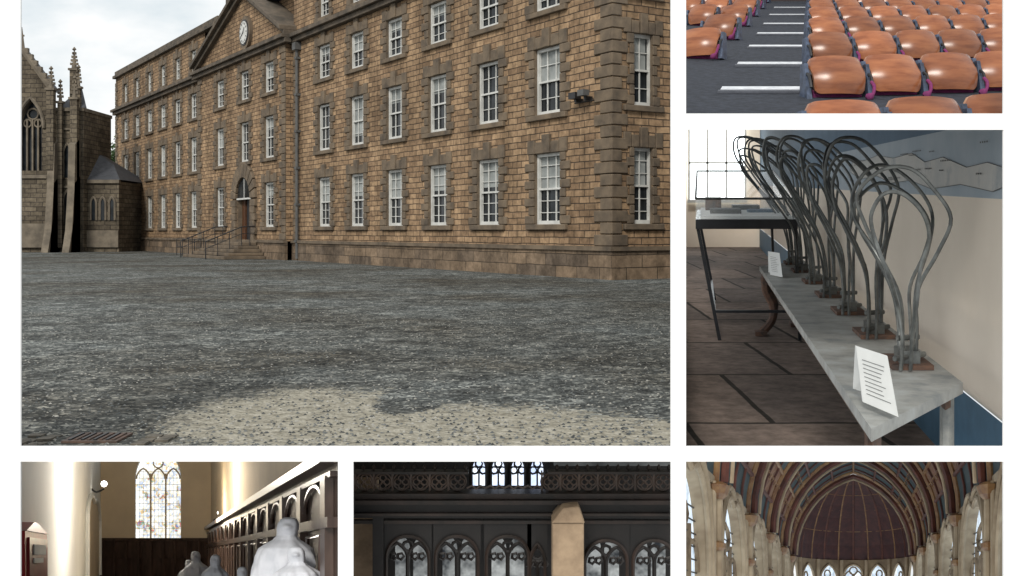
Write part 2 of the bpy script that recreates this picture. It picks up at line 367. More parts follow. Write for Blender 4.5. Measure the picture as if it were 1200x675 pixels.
def wing(cols,u0,u1):
    holes=[]
    for c in cols:
        for r,(a,b,nc,nr) in enumerate(rows):
            hw=.84 if r<3 else .7
            holes.append((c-hw,c+hw,a,b)); sash(fr,c-hw,c+hw,a,b,nc,nr,bl=(random.choice((.5,.52,.42,.5)) if r==0 else random.choice((.3,None,None,.5,.8,None))))
            surround(fr,c-hw,c+hw,a,b,wl=(.62 if r<3 else .5))
    wallgrid(fr,u0,u1,1.05,15.2,holes,stone)
cR=[-(3.85+4.2*k) for k in range(6)]; cL=[-(49+4.2*k) for k in range(6)]
wing(cR,-29.3,0); wing(cL,-73.9,-46.3)
holes=[]
for c in (-32.0,-41.3):
    for r,(a,b,nc,nr) in enumerate(rows[:3]):
        holes.append((c-.84,c+.84,a,b)); sash(frc,c-.84,c+.84,a,b,nc,nr,bl=random.choice((.5,None,.3))); surround(frc,c-.84,c+.84,a,b)
c=-36.4
for r,(a,b,nc,nr) in enumerate(rows[:3]):
    if r==0: continue
    holes.append((c-.84,c+.84,a,b)); sash(frc,c-.84,c+.84,a,b,nc,nr); surround(frc,c-.84,c+.84,a,b)
holes.append((c-1.35,c+1.35,1.05,3.9))
wallgrid(frc,-46.3,-29.3,1.05,12.0,holes,stone)
for u in (-46.3,-29.3): bx(walls,frc,u,u+(.01 if u<-40 else -.01),1.05,12,.0,.45,stone)
bx(win,frc,c-1.35,c+1.35,.9,3.9,.35,.4,iron)
bx(win,frc,c-1.3,c-.7,1.05,3.6,.26,.35,oak); bx(win,frc,c+.1,c+1.3,1.05,3.6,.26,.35,oak)
for zz in (1.3,2.1,2.9): bx(win,frc,c+.3,c+1.1,zz,zz+.6,.23,.26,oak)
for i in range(11):
    a0=math.pi*i/11+.02; a1=math.pi*(i+1)/11-.02
    P=[(c+r*math.cos(a)*1.0,3.55+r*math.sin(a)*.95) for r,a in ((1.38,a0),(2.3,a0),(2.3,a1),(1.38,a1))]
    trim.hexa([frc(p[0],p[1],-.18) for p in P]+[frc(p[0],p[1],.05) for p in P],dress)
win.face([frc(c+1.36*math.cos(math.pi*i/12),3.55+1.3*math.sin(math.pi*i/12),-.03) for i in range(13)],pane)
bx(win,frc,c+.03,c-.03,3.62,4.8,-.06,-.035,white)
bx(win,frc,c-1.36,c+1.36,3.52,3.62,-.08,-.035,white)
for e in (-1,1):
    for j in range(6): bx(trim,frc,c+e*1.38,c+e*(2.3 if j%2 else 2.1),1.0+j*.42,1.4+j*.42,-.18,.05,dress)
A,Bp,Cc=(-46.6,12.4),(-36.4,15.9),(-28.9,12.4)
walls.hexa([frc(A[0],A[1],0),frc(Cc[0],Cc[1],0),frc(Bp[0],Bp[1],0),frc(Bp[0]+.01,Bp[1],0),frc(A[0],A[1],1),frc(Cc[0],Cc[1],1),frc(Bp[0],Bp[1],1),frc(Bp[0]+.01,Bp[1],1)],stone)
for P,Q in ((A,Bp),(Bp,Cc)):
    for k,(o1,o2,dd) in enumerate(((0,.25,-.3),(.252,.5,-.55))):
        trim.hexa([frc(P[0],P[1]+o1,dd),frc(Q[0],Q[1]+o1,dd),frc(Q[0],Q[1]+o2,dd),frc(P[0],P[1]+o2,dd),frc(P[0],P[1]+o1,1.2),frc(Q[0],Q[1]+o1,1.2),frc(Q[0],Q[1]+o2,1.2),frc(P[0],P[1]+o2,1.2)],cornice)
bx(walls,fr,-43,-31.5,12.3,16.6,.8,2.9,stone); bx(trim,fr,-43.3,-31.2,16.6,17.0,.5,3.0,cornice)
bx(walls,fr,-40.5,-38.5,17,18.1,1,2.2,stone); bx(walls,fr,-35.8,-33.8,17,18.1,1,2.2,stone)
def disc(m,f,uc,vc,r,d0,d1,mt,n=28):
    P=[(uc+r*math.cos(2*math.pi*i/n),vc+r*math.sin(2*math.pi*i/n)) for i in range(n)]
    m.face([f(p[0],p[1],d0) for p in P],mt)
    for i in range(n):
        p,q=P[i],P[(i+1)%n]; m.face([f(p[0],p[1],d0),f(q[0],q[1],d0),f(q[0],q[1],d1),f(p[0],p[1],d1)],mt)
CK=-35.9
disc(trim,frc,CK,13.55,1.0,-.2,0,dress); disc(win,frc,CK,13.55,.78,-.24,-.2,iron); disc(win,frc,CK,13.55,.68,-.27,-.24,white)
for i in range(12):
    a=i*math.pi/6; win.hexa([frc(CK+math.sin(a+q)*rr,13.55+math.cos(a+q)*rr,dd) for dd in (-.285,-.271) for q,rr in ((-.06,.5),(.06,.5),(.05,.62),(-.05,.62))],iron)
for a,l in ((.9,.36),(3.6,.52)):
    win.hexa([frc(CK+math.cos(a)*x-math.sin(a)*y,13.55+math.sin(a)*x+math.cos(a)*y,dd) for dd in (-.3,-.287) for x,y in ((-.05,-.035),(l,-.02),(l,.02),(-.05,.035))],iron)
for (f,a,b) in ((fr,-73.9,-46.35),(fr,-29.25,.0),(frc,-46.9,-28.7)):
    bx(trim,f,a,b+(.35 if b==0 else 0),11.95,12.2,-.3,.1,cornice); bx(trim,f,a,b+(.5 if b==0 else 0),12.202,12.42,-.5,.1,cornice)
for (a,b) in ((-73.9,-43.2),(-31.3,.0)):
    bx(trim,fr,a,b+(.3 if b==0 else 0),15.2,15.45,-.3,.5,cornice); bx(trim,fr,a,b+(.1 if b==0 else 0),15.452,15.85,-.1,.4,cornice)
sw=(.88,1.66); sh=[]
for r,(a,b,nc,nr) in enumerate(rows):
    sh.append((sw[0],sw[1],a,b)); sash(sd,sw[0],sw[1],a,b,2,nr,bl=(.5 if r<2 else None)); surround(sd,sw[0],sw[1],a,b,wl=.3,ws=.18)
wallgrid(sd,0,3.0,1.05,15.2,sh,stone)
bx(trim,sd,0,3.0,12.205,12.42,-.5,-.001,cornice); bx(trim,sd,0,3.0,15.455,15.85,-.1,-.001,cornice)
walls.face([(-73.9,3,0),(0,3,0),(0,3,15.2),(-73.9,3,15.2)],stone); walls.face([(-73.9,0,0),(-73.9,3,0),(-73.9,3,15.2),(-73.9,0,15.2)],stone)
walls.face([(-73.9,0,15.21),(0,0,15.21),(0,3,15.21),(-73.9,3,15.21)],slate)
for (f,a,b) in ((fr,-73.9,-46.31),(fr,-29.29,.12),(frc,-46.4,-29.2)):
    bx(walls,f,a,b,0,.95,-.12,.05,stone2); bx(walls,f,a,b+(.06 if b>0 else 0),.952,1.1,-.2,.05,dress)
bx(walls,sd,.06,3.0,0,.94,-.117,.0,stone2); bx(walls,sd,-.15,3.0,.955,1.095,-.2,-.001,dress)
def quoins(f,u,dirn,v0,v1,f2=None):
    n=int((v1-v0)/.4)
    for i in range(n):
        e=.95 if i%2==0 else .6; v=v0+i*.4
        bx(trim,f,u,u+dirn*e,v+.015,v+.385,-.07,.02,dress)
        if f2: bx(trim,f2,-.067,(.35 if i%2 else .6),v+.018,v+.382,-.072,-.001,dress)
quoins(fr,0,-1,1.1,11.95,sd); quoins(fr,0,-1,12.45,15.2,sd); quoins(fr,-28.6,-1,1.1,11.95); quoins(frc,-29.3,-1,1.1,11.95); quoins(frc,-46.3,1,1.1,11.95); quoins(fr,-73.9,1,1.1,11.95); quoins(fr,-73.9,1,12.45,15.2)
walls.build('walls',parent=B); trim.build('stone_trim',parent=B,bevel=.02); win.build('windows_and_door',parent=B)
m=M()
m.tube([(-28.4,-.16,0.1),(-28.4,-.16,11.8)],.09,lead,8); 
for z in range(1,12,2): m.box(-28.54,-28.26,-.27,-.0,z,z+.12,lead)
m.box(-28.65,-28.15,-.35,-.0,11.5,11.9,lead)
m.tube([(-47,-.16,0.1),(-47,-.16,11.8)],.08,lead,8); m.build('drainpipes',parent=B)
m=M(); m.box(-1.9,-1.5,-.45,-.2,6.1,6.32,iron); m.box(-1.3,-.95,-.5,-.25,6.15,6.35,lead); m.tube([(-2,-.1,6.0),(-.9,-.1,6.0)],.03,iron,6); m.box(-1.75,-1.65,-.3,0,6.0,6.12,iron); m.box(-1.2,-1.1,-.3,0,6.0,6.15,iron); m.build('floodlights',parent=B)
m=M()
for i in range(5):
    m.box(c-2.6-i*.4,c+2.6+i*.4,-.45-1.0-i*.4,-.6,.95-.19*(i+1),.95-.19*i-.004*i,dress)
m.build('entrance_steps',parent=B,bevel=.02)
m=M()
for e in (-1,1):
    x=c+e*2.6
    m.tube([(x,-.7,1.9),(x,-1.5,1.85),(x,-3.6,1.0),(x,-3.6,0)],.035,iron,6); m.tube([(x,-.7,1.5),(x,-1.5,1.45),(x,-3.6,.6)],.02,iron,6)
    for y,z in ((-1.0,1.87),(-1.5,1.85),(-2.2,1.57),(-2.9,1.28)): m.tube([(x,y,0.1),(x,y,z)],.025,iron,6)
for x in range(5):
    xx=c-3.2-x*1.4; m.tube([(xx,-2.2,0),(xx,-2.2,1.1)],.03,iron,6)
m.tube([(c-3.2,-2.2,1.1),(c-8.8,-2.2,1.1)],.03,iron,6); m.tube([(c-3.2,-2.2,.6),(c-8.8,-2.2,.6)],.02,iron,6)
m.build('handrails',parent=B)
# ------------------------------------------------------------ chapel
S=85/F
def cx(px): return (px-600)*S
def cz(py): return EZ-(py-271)*S
ch=M(); Y0=85
def cb(x0,x1,y0,y1,d0,d1,mt): ch.box(cx(x0),cx(x1),Y0+d0,Y0+d1,cz(y1),cz(y0),mt)
ff=lambda u,v,d=0:(u,Y0+d,v)
zt=cz(114); wc=cx(36); hw=cx(49)-cx(36)
arch_open(ch,lambda u,v:ff(u,v),cx(-30),cx(62),0,zt,wc,hw,cz(150),cz(117)-cz(150)-.02,cz(200),chst)
reveal(ch,lambda u,v,d:ff(u,v,d),wc,hw,cz(200),cz(150),cz(117)-cz(150)-.02,0,.6,chtr)
ch.face([ff(cx(-30),zt),ff(cx(62),zt),ff(cx(62),cz(108)),ff(cx(26),cz(58)),ff(cx(-30),cz(112))],chst)
ch.face([ff(wc-hw,cz(200),.55),ff(wc+hw,cz(200),.55),ff(wc+hw,cz(117),.55),ff(wc-hw,cz(117),.55)],pane)
for k in (-.5,0,.5): ch.box(wc+hw*k-.06,wc+hw*k+.06,Y0+.3,Y0+.5,cz(200),cz(140),chtr)
for cxx,czz,rr in ((wc,cz(133),.42),(wc-.4,cz(144),.3),(wc+.4,cz(144),.3)):
    ch.tube([(cxx+rr*math.cos(t*.628),Y0+.4,czz+rr*math.sin(t*.628)) for t in range(10)],.07,chtr,5,closed=True)
A=[(x,z) for x,z in arch(hw+.18,cz(117)-cz(150)+.15)]; ch.tube([(wc+x,Y0-.08,cz(150)+z) for x,z in A],.14,chtr,6)
ch.tube([ff(cx(-30),cz(112),-.1),ff(cx(26),cz(57),-.1)],.22,chtr,6); ch.tube([ff(cx(26),cz(57),-.1),ff(cx(63),cz(108),-.1)],.22,chtr,6)
ch.tube([ff(cx(26),cz(57),-.1),ff(cx(26),cz(32),-.1)],[.26,.05],chtr,6); ch.box(cx(23),cx(29),Y0-.16,Y0-.04,cz(43),cz(41),chtr)
for k in range(1,7):
    t=k/7; ch.box(cx(26+37*t)-.1,cx(26+37*t)+.18,Y0-.25,Y0+.1,cz(57+51*t)+.1,cz(57+51*t)+.5,chtr)
cb(-30,62,205,209,-.15,0,chtr); cb(-30,62,262,290,-.3,0,chtr)
ch.face([ff(cx(26),cz(58)),ff(cx(64),cz(108)),ff(cx(64),cz(108),1.4),ff(cx(26),cz(58),1.4)],slate)
def pinn(px,ytop,ybase,wpx,d):
    X=cx(px); wv=wpx*S/2
    ch.box(X-wv,X+wv,Y0+d-wv,Y0+d+wv,cz(ybase),cz(ytop+22),chst)
    ch.box(X-wv-.1,X+wv+.1,Y0+d-wv-.1,Y0+d+wv+.1,cz(ytop+23.5),cz(ytop+21),chtr)
    H=cz(ytop)-cz(ytop+21)
    ch.lathe([(wv*.9,0),(wv*.5,H*.4),(.05,H)],(X,Y0+d,cz(ytop+21)),chtr,6)
    for k in (.2,.4,.6,.8):
        z=cz(ytop+21)+H*k
        for e in (-1,1): ch.box(X+e*wv*(1.0-k)-.09,X+e*wv*(1.0-k)+.09,Y0+d-.1,Y0+d+.1,z,z+.18,chtr)
    ch.lathe([(.02,0),(.18,.14),(.02,.34)],(X,Y0+d,cz(ytop)-.02),chtr,6)
pinn(65,84,290,8,-.8); pinn(78,56,290,8,1.5); pinn(90,94,290,8,-.4); pinn(72,98,290,5,-.2); pinn(85,78,290,5,1.2)
ch.box(cx(58),cx(97),Y0+.2,Y0+6,0,cz(126),chst); ch.box(cx(57),cx(98),Y0+.0,Y0+6.1,cz(130),cz(126),chtr)
ch.face([(cx(60),Y0+1,cz(126)),(cx(96),Y0+1,cz(126)),(cx(78),Y0+3,cz(96))],slate)
for px in (66,90):
    for (yy,dd) in ((170,.5),(215,.9),(255,1.3)): ch.hexa([(cx(px-4),Y0-.9-dd,0),(cx(px+4),Y0-.9-dd,0),(cx(px+4),Y0,0),(cx(px-4),Y0,0),(cx(px-4),Y0-.8-dd*.3,cz(yy)),(cx(px+4),Y0-.8-dd*.3,cz(yy)),(cx(px+4),Y0,cz(yy-8)),(cx(px-4),Y0,cz(yy-8))],chtr)
for yy in (180,235):
    P=[(cx(78)-.3,cz(yy+28))]+[(cx(78)+x,cz(yy)+z) for x,z in arch(.3,.8)]+[(cx(78)+.3,cz(yy+28))]
    ch.face([(x,Y0+.18,z) for x,z in P],pane); ch.tube([(x,Y0+.12,z) for x,z in P],.09,chtr,5)
cb(70,86,150,152,.05,.2,chtr); cb(70,86,218,220,.05,.2,chtr)
ch.box(cx(96),cx(134),Y0+1,Y0+8,0,cz(212),chst); ch.box(cx(95),cx(135),Y0+.8,Y0+1.2,cz(214),cz(210),chtr)
ch.hexa([(cx(95),Y0+.8,cz(210)),(cx(136),Y0+.8,cz(210)),(cx(136),Y0+8,cz(210)),(cx(95),Y0+8,cz(210)),(cx(97),Y0+3.5,cz(178)),(cx(114),Y0+3.5,cz(190)),(cx(114),Y0+4.5,cz(190)),(cx(97),Y0+4.5,cz(178))],slate)
for px in (104,115,126):
    P=[(cx(px)-.22,cz(258))]+[(cx(px)+x,cz(238)+z) for x,z in arch(.22,.5)]+[(cx(px)+.22,cz(258))]
    ch.face([(x,Y0+.97,z) for x,z in P],pane); ch.tube([(x,Y0+.94,z) for x,z in P],.09,chtr,5)
cb(96,134,270,290,.8,1,chtr)
ch.build('gothic_chapel')
# ------------------------------------------------------------ trees
leafm=[mat('leaf_a',(.055,.10,.03),(.03,.06,.018),2,.7,bump=0),mat('leaf_b',(.10,.16,.05),(.05,.09,.03),2,.7,bump=0)]; bark=mat('bark',(.07,.05,.035),(.04,.03,.02),4,.9)
def tree(x,y,h,r):
    m=M(); m.tube([(x,y,0),(x+.1,y,h*.4),(x-.1,y,h*.75)],[.35,.25,.1],bark,8)
    for i in range(5):
        a=i*1.3; m.tube([(x,y,h*.4),(x+math.cos(a)*r*.6,y+math.sin(a)*r*.6,h*.7)],[.14,.05],bark,6)
    cl=[(x+U(-.7,.7)*r,y+U(-.7,.7)*r,h*.72+U(-.5,.6)*r,U(.25,.5)*r) for _ in range(16)]
    for (a,b,c_,q) in cl:
        for _ in range(170):
            v=Vector((random.gauss(0,1),random.gauss(0,1),random.gauss(0,1))).normalized()*q*R()**.4
            p=Vector((a,b,c_))+v; s=U(.1,.22); t=Vector((U(-1,1),U(-1,1),U(-1,1))).normalized()*s; u=t.orthogonal().normalized()*s
            m.face([p-t,p+u*.6,p+t,p-u*.6],leafm[0 if v.z<0 and R()<.8 else random.randint(0,1)])
    m.build('broadleaf_tree')
tree(-43.6,122,13,3.0); tree(-46,124,11,2.4)
m=M()
for i in range(900):
    x=U(-47,-40); p=Vector((x,84+U(-.3,.3),U(0,.6))); t=Vector((U(-1,1),U(-1,1),U(-1,1))).normalized()*.12; u=t.orthogonal().normalized()*.12
    m.face([p-t,p+u,p+t,p-u],leafm[random.randint(0,1)])
m.build('hedge')
# ============================================================ AUDITORIUM
wood=mat('seat_wood',(.34,.125,.05),(.20,.062,.024),2.2,.27,bump=.0,stretch=(1,1,5),c3=(.28,.095,.038),vary=.3)
woodl=mat('seat_wood_edge',(.50,.25,.13),(.36,.16,.08),5,.35,bump=0)
metal=mat('seat_bracket',(.09,.12,.19),(.035,.045,.07),8,.45,metal=.2,bump=0)
purp=mat('purple_cushion',(.22,.03,.13),(.12,.02,.08),14,.9,bump=0)
carpet=mat('dark_carpet',(.030,.036,.052),(.010,.013,.020),12,.95,bump=.3)
strip=mat('step_strip',(.75,.77,.8),(.5,.52,.56),9,.6,bump=0)
def seat_mesh(Sx=.7):
    m=M(); hw=Sx*.445; nx,nz=18,8
    def top(x): 
        q=abs(x)/hw; return .5-.02*q*q-(.0 if q<.8 else .09*((q-.8)/.2)**2.4)
    def bot(x):
        q=abs(x)/hw; return .06+(.10*((q-.7)/.3)**2 if q>.7 else 0)
    def P(i,j,back):
        x=-hw+2*hw*i/nx; x*= (1-.10*(1-j/nz)); z=bot(x)+(top(x)-bot(x))*j/nz; q=x/hw; t=j/nz
        y=.10*(q*q)+.16*t*t-.03*math.sin(t*math.pi) + (.035 if back else 0)
        return (x,y,z)
    for back in (0,1):
        for i in range(nx):
            for j in range(nz): m.face([P(i,j,back),P(i+1,j,back),P(i+1,j+1,back),P(i,j+1,back)],wood)
    for i in range(nx):
        m.face([P(i,nz,0),P(i+1,nz,0),P(i+1,nz,1),P(i,nz,1)],woodl); m.face([P(i,0,0),P(i+1,0,0),P(i+1,0,1),P(i,0,1)],woodl)
    for j in range(nz):
        for i in (0,nx): m.face([P(i,j,0),P(i,j+1,0),P(i,j+1,1),P(i,j,1)],woodl)
    for e in (-1,1):
        x=e*Sx*.497
        m.hexa([(x-.03,.05,0),(x+.03,.05,0),(x+.03,.30,0),(x-.03,.30,0),(x-.02,.17,.41),(x+.02,.17,.41),(x+.02,.3,.41),(x-.02,.3,.41)],metal)
        m.tube([(x,.0,.12),(x,.06,.25),(x,.14,.29),(x,.24,.3)],.017,iron,6,smooth=2)
    m.box(-hw*.95,hw*.95,.26,.30,.0,.30,carpet)
    m.tube([(-hw*.9,.2,.06),(-hw*.3,.22,.05),(hw*.3,.22,.05),(hw*.9,.2,.06)],[.06,.075,.075,.06],purp,8)
    m.tube([(hw*.80,-.05,.0),(hw*1.02,-.06,.05),(hw*1.10,-.03,.14),(hw*1.08,.03,.19)],[.03,.045,.04,.02],purp,8,smooth=3)
    return m
def zfl(Yv,bv=None): return .252*Yv-.005
proto=None
row_d=[8.33+3.65*i for i in range(8)]
def put(X,Yv,rz,clip=None,zb=None):
    global proto
    z=zfl(Yv) if zb is None else zb
    if clip:
        mt=Matrix.Translation((X,Yv,z))@Matrix.Rotation(rz,4,'Z'); s=seat_mesh(); s.build('theatre_seat',fn=lambda a,b,c:tuple(mt@Vector((a,b,c))),clip=clip,smooth=True); return
    if proto is None:
        proto=seat_mesh().build('theatre_seat',smooth=True); o=proto
    else:
        o=bpy.data.objects.new('theatre_seat',proto.data); sc.collection.objects.link(o)
    o.location=(X,Yv,z); o.rotation_euler=(0,0,rz+U(-.04,.04))
for i,dv in enumerate(row_d):
    n=int((.46*dv-.269*dv)/.7)+2
    for k in range(n):
        off=.40+.7*k
        put(.269*dv+off-.02,dv+off*.28,.12,clip=sector(y1=142) if i==0 else None)
    if i>0:
        for k in range(1+int((.269-.157)*dv/.7)):
            off=-1.46-.66*k
            if (.269*dv+off-.35)/dv<.148: continue
            put(.269*dv+off,dv+.6-off*.2,-.5)
fa=lambda a,b,h:(a+.269*b,b,zfl(b)+h)
m=M(); m.face([(-1.6-.115*30,9.6,0),(9,9.6,0),(9,36,0),(-8,36,0)],carpet); m.build('auditorium_floor',fn=lambda a,b,h:(a+.269*b,b,zfl(b)-.002),clip=sector(x0=795,x1=1250,y1=142))
m=M(); nos=mat('step_nosing',(.075,.08,.10),(.045,.05,.065),8,.6,bump=0)
for dd in (12.7,15.6,18.5,21.4,24.3,27.8,31.4): m.box(-1.03,-.12,dd,dd+.28,.006,.03,strip); m.box(-1.05,-.10,dd-.16,dd-.01,.002,.028,nos)
m.build('aisle_step_strips',fn=fa)
m=M(); dk=mat('dark_wall',(.05,.035,.03),(.03,.02,.02),2,.9)
m.face([(2,36,6),(22,36,6),(22,36,15),(2,36,15)],dk); m.build('auditorium_back_wall',clip=sector(x0=795,x1=1250))
# ============================================================ GALLERY with bench
def aff(vx,vy):
    a_,b_=(vx-600)/F,(271-vy)/F
    return lambda a,b,g:(a+a_*b,b,EZ+b_*b-g)
G3=aff(822,213); C3=sector(x0=795,x1=1190,y0=142,y1=532)
cream=mat('gallery_plaster',(.90,.80,.68),(.86,.76,.64),1.0,.85,bump=0)
blue=mat('blue_skirting',(.06,.15,.24),(.04,.11,.18),2,.6,bump=0)
flag=stonemat('stone_flags',(.20,.155,.13),(.12,.098,.088),(.03,.026,.022),2.4,3.8,.05,.4,axis='xy',stain=.35)
steel=mat('rod_steel',(.17,.18,.175),(.07,.075,.075),5,.38,metal=.5,bump=0,vary=.3)
zinc=mat('bench_zinc',(.40,.42,.41),(.20,.215,.215),2.5,.5,metal=.15,bump=.1,c3=(.33,.33,.31),detail=5)
rust=mat('rusty_iron',(.16,.085,.055),(.06,.045,.04),7,.8)
case=mat('case_frame',(.018,.02,.024),(.012,.013,.016),5,.4,bump=0)
card=mat('card_paper',(.82,.83,.81),(.76,.77,.75),3,.8,bump=0)
mapm=mat('mural_map',(.50,.51,.50),(.30,.34,.37),.9,.7,bump=0,c3=(.58,.57,.54),detail=7)
mapl=mat('mural_sea',(.42,.48,.53),(.36,.43,.49),1.5,.7,bump=0)
bandt=mat('mural_blue',(.10,.17,.25),(.08,.14,.21),1.5,.7,bump=0)
m=M()
wa=2.95
m.face([(wa,9,2.35),(wa,56,2.35),(wa,56,.17),(wa,9,.17)],cream); m.face([(wa-.02,9,3.3),(wa-.02,56,3.3),(wa-.02,56,2.35),(wa-.02,9,2.35)],blue)
m.face([(-3,56,3.3),(wa,56,3.3),(wa,56,-4),(-3,56,-4)],cream)
m.build('gallery_wall',fn=G3,clip=C3)
m=M(); m.face([(-.62,55.9,.9),(2.2,55.9,.9),(2.2,55.9,-4),(-.62,55.9,-4)],mat('gallery_window_daylight',(.95,1,1),(.8,.88,.92),.6,.3,bump=0,emit=3.0))
for k in (-.62,.3,1.25,2.2): m.box(k-.05,k+.05,55.6,55.88,.9,-4,white)
m.box(-.62,2.2,55.6,55.87,-1.0,-.9,white); m.box(-.7,2.3,55.5,55.88,.9,1.05,white)
m.build('gallery_window',fn=G3,clip=C3)
m=M(); m.face([(wa,9,.17),(wa,27,.17),(wa,24,-.62),(wa,9,-.62)],mapl); m.face([(wa,27,.17),(wa,56,.17),(wa,56,-3),(wa,27,-3),],bandt); m.face([(wa,9,-.62),(wa,24,-.62),(wa,27,.17),(wa,27,-3),(wa,9,-3)],bandt)
land=[(10.2,-.02),(10.6,-.12),(11.4,-.2),(12.3,-.16),(13.5,-.3),(14.6,-.26),(15.5,-.4),(17,-.36),(18.5,-.44),(20,-.38),(21.5,-.42),(22,-.2),(20.5,-.05),(18.6,-.1),(17.2,.02),(15.6,-.02),(14.2,.09),(12.6,.03),(11.2,.10)]
m.face([(wa-.01,b,g_) for b,g_ in land],mapm)
m.tube([(wa-.012,b,g_) for b,g_ in land],.004,lead,4,closed=True)
for k in range(26):
    b=U(10.5,22); g_=U(-.42,.1)
    for j in range(random.randint(3,7)): m.face([(wa-.02,b+j*.09,g_),(wa-.02,b+j*.09+.05,g_),(wa-.02,b+j*.09+.05,g_-.018),(wa-.02,b+j*.09,g_-.018)],lead)
m.build('wall_map_mural',fn=G3,clip=C3)
m=M(); m.face([(-3,12,3.3),(wa,12,3.3),(wa,56,3.3),(-3,56,3.3)],flag); m.build('gallery_floor',fn=G3,clip=C3)
def bb(a,b): return (a,b+(a-1.31)*1.68)
m=M(); g0=1.906
def slab(a0,a1,b0,b1,g0,g1,mt,mm):
    P=[(a0,b0),(a1,b0),(a1,b1),(a0,b1)]; Q=[bb(*p) for p in P]
    mm.hexa([(q[0],q[1],g0) for q in Q]+[(q[0],q[1],g1) for q in Q],mt)
slab(1.31,2.48,8.55,25,g0,g0+.1,zinc,m)
slab(1.4,1.47,8.8,24.8,g0+.102,g0+.25,rust,m); slab(2.3,2.4,8.8,24.8,g0+.102,g0+.25,rust,m)
for (a,b) in ((1.42,9.0),(2.36,8.9),(1.45,23.6),(2.32,23.6)):
    q=bb(a,b)
    if b<10: m.tube([(q[0],q[1],g0+.1),(q[0],q[1],3.28)],.07,rust if a<2 else zinc,8)
    else:
        m.tube([(q[0],q[1],g0+.1),(q[0]-.05,q[1],g0+.4),(q[0]+.10,q[1],g0+.75),(q[0]+.05,q[1],g0+1.1),(q[0]-.2,q[1],3.28)],[.15]*3+[.11]*6+[.09]*4,rust,8,smooth=4)
        m.box(q[0]-.3,q[0]-.05,q[1]-.2,q[1]+.2,3.2,3.29,rust)
m.build('metal_topped_bench',fn=G3,clip=C3,smooth=True)
def loop(b,sv=1.0,lean=0,ws=1.0):
    mm=M(); a=2.13; 
    base=[(-.09,0),(-.07,.35),(-.10,.75),(-.28,1.15),(-.43,1.5),(-.44,1.8),(-.22,2.05),(.06,2.06),(.30,1.85),(.43,1.55),(.30,1.2),(.12,.8),(.08,.35),(.07,0)]
    for k,(dx,db,s1,s2) in enumerate(((0,0,1,1),(.07,.4,.86,1.0),(-.08,-.3,.62,.87),(.10,.7,.8,.92))):
        js=U(.88,1.1); jv=U(.97,1.03)
        pts=[(a+dx+x*s1*ws*js+lean*(h*h)*.12+(U(-.03,.03) if h>.4 else 0),b+db+(h*.25)*(1 if k%2 else -.6)+(U(-.12,.12) if h>.4 else 0),g0-.02-h*s2*sv*jv) for x,h in base]
        mm.tube(pts,.021,steel,7,smooth=5)
    mm.box(a-.2,a+.22,b-.2,b+.6,g0-.05,g0-.002,rust); mm.box(a-.1,a+.1,b-.1,b+.3,g0-.18,g0-.052,steel)
    mm.tube([(a-.18,b-.2,g0-.12),(a+.18,b+.1,g0-.12)],.03,steel,7); mm.tube([(a-.12,b,g0-.3),(a+.12,b+.1,g0-.3)],.03,steel,7)
    mm.build('bent_metal_rod_frame',fn=G3,clip=C3,smooth=True)
for i,b in enumerate((11.4,13.6,16,18.35,20.8,23.4,25.6)): loop(b,[1,1.16,1.21,1.27,1.33,1.37,1.40][i],[-.25,-.55,-.9,-1.2,-1.5,-1.8,-2.1][i],[1.08,1.05,.9,1,.9,1.1,1.2][i])
def tent(px,py,b,wv,hv):
    a=(px-822)*b/F; gg=(py-213)*b/F; mm=M()
    mm.hexa([(a-wv,b,gg),(a+wv*.6,b-.6,gg),(a+wv*.6,b-.55,gg),(a-wv,b+.05,gg),(a-wv*1.2,b+.25,gg-hv),(a+wv*.3,b-.3,gg-hv),(a+wv*.3,b-.28,gg-hv),(a-wv*1.2,b+.27,gg-hv)],card)
    mm.hexa([(a-wv,b+.6,gg),(a+wv*.7,b+.1,gg),(a+wv*.7,b+.12,gg),(a-wv,b+.62,gg),(a-wv*1.2,b+.28,gg-hv),(a+wv*.3,b-.27,gg-hv),(a+wv*.3,b-.26,gg-hv),(a-wv*1.2,b+.3,gg-hv)],card)
    for j in range(9):
        t=.18+.075*j; x0=a-wv*(1+.2*t); x1=a+wv*(.6-.3*t)
        f1=.85-U(0,.25); yb0=b+.25*t; yb1=b-.6+.3*t
        P=lambda f,dz:(x0+(x1-x0)*f,yb0+(yb1-yb0)*f-.012,gg-hv*(t+dz))
        mm.face([P(.14,0),P(f1,0),P(f1,.012),P(.14,.012)],lead)
    mm.build('information_card',fn=G3)
tent(1028,471,9.3,.12,.43); tent(910,322,22.5,.13,.46)
gl=bpy.data.materials.new('case_glass'); gl.use_nodes=True; q=gl.node_tree.nodes['Principled BSDF']; q.inputs['Base Color'].default_value=(.8,.87,.9,1); q.inputs['Roughness'].default_value=.08; q.inputs['Alpha'].default_value=.22
m=M(); b0,b1=23.0,31; a0,a1=-.12,2.0
m.box(a0,a1,b0,b1,.78,.98,case); m.box(a0+.1,a1-.1,b0+.2,b1-.2,.72,.78,card)
for a in (a0+.05,a1-.05):
    for b in (b0+.1,b1-.1):
        m.tube([(a,b,.98),(a+(.45 if a<1 else .1),b,3.3)],.05,case,4)
m.tube([(a0+.4,b0+.1,2.7),(a1,b0+.1,2.7)],.04,case,4); m.tube([(a0+.4,b0+.1,2.75),(a0+.4,b1,2.75)],.04,case,4)
for p,q_ in (((a0,b0),(a1,b0)),((a1,b0),(a1,b1)),((a0,b1),(a1,b1)),((a0,b0),(a0,b1))):
    m.tube([(p[0],p[1],-.3 if p[1]>b0 else .35),(q_[0],q_[1],-.3 if q_[1]>b0 else .35)],.025,steel,5)
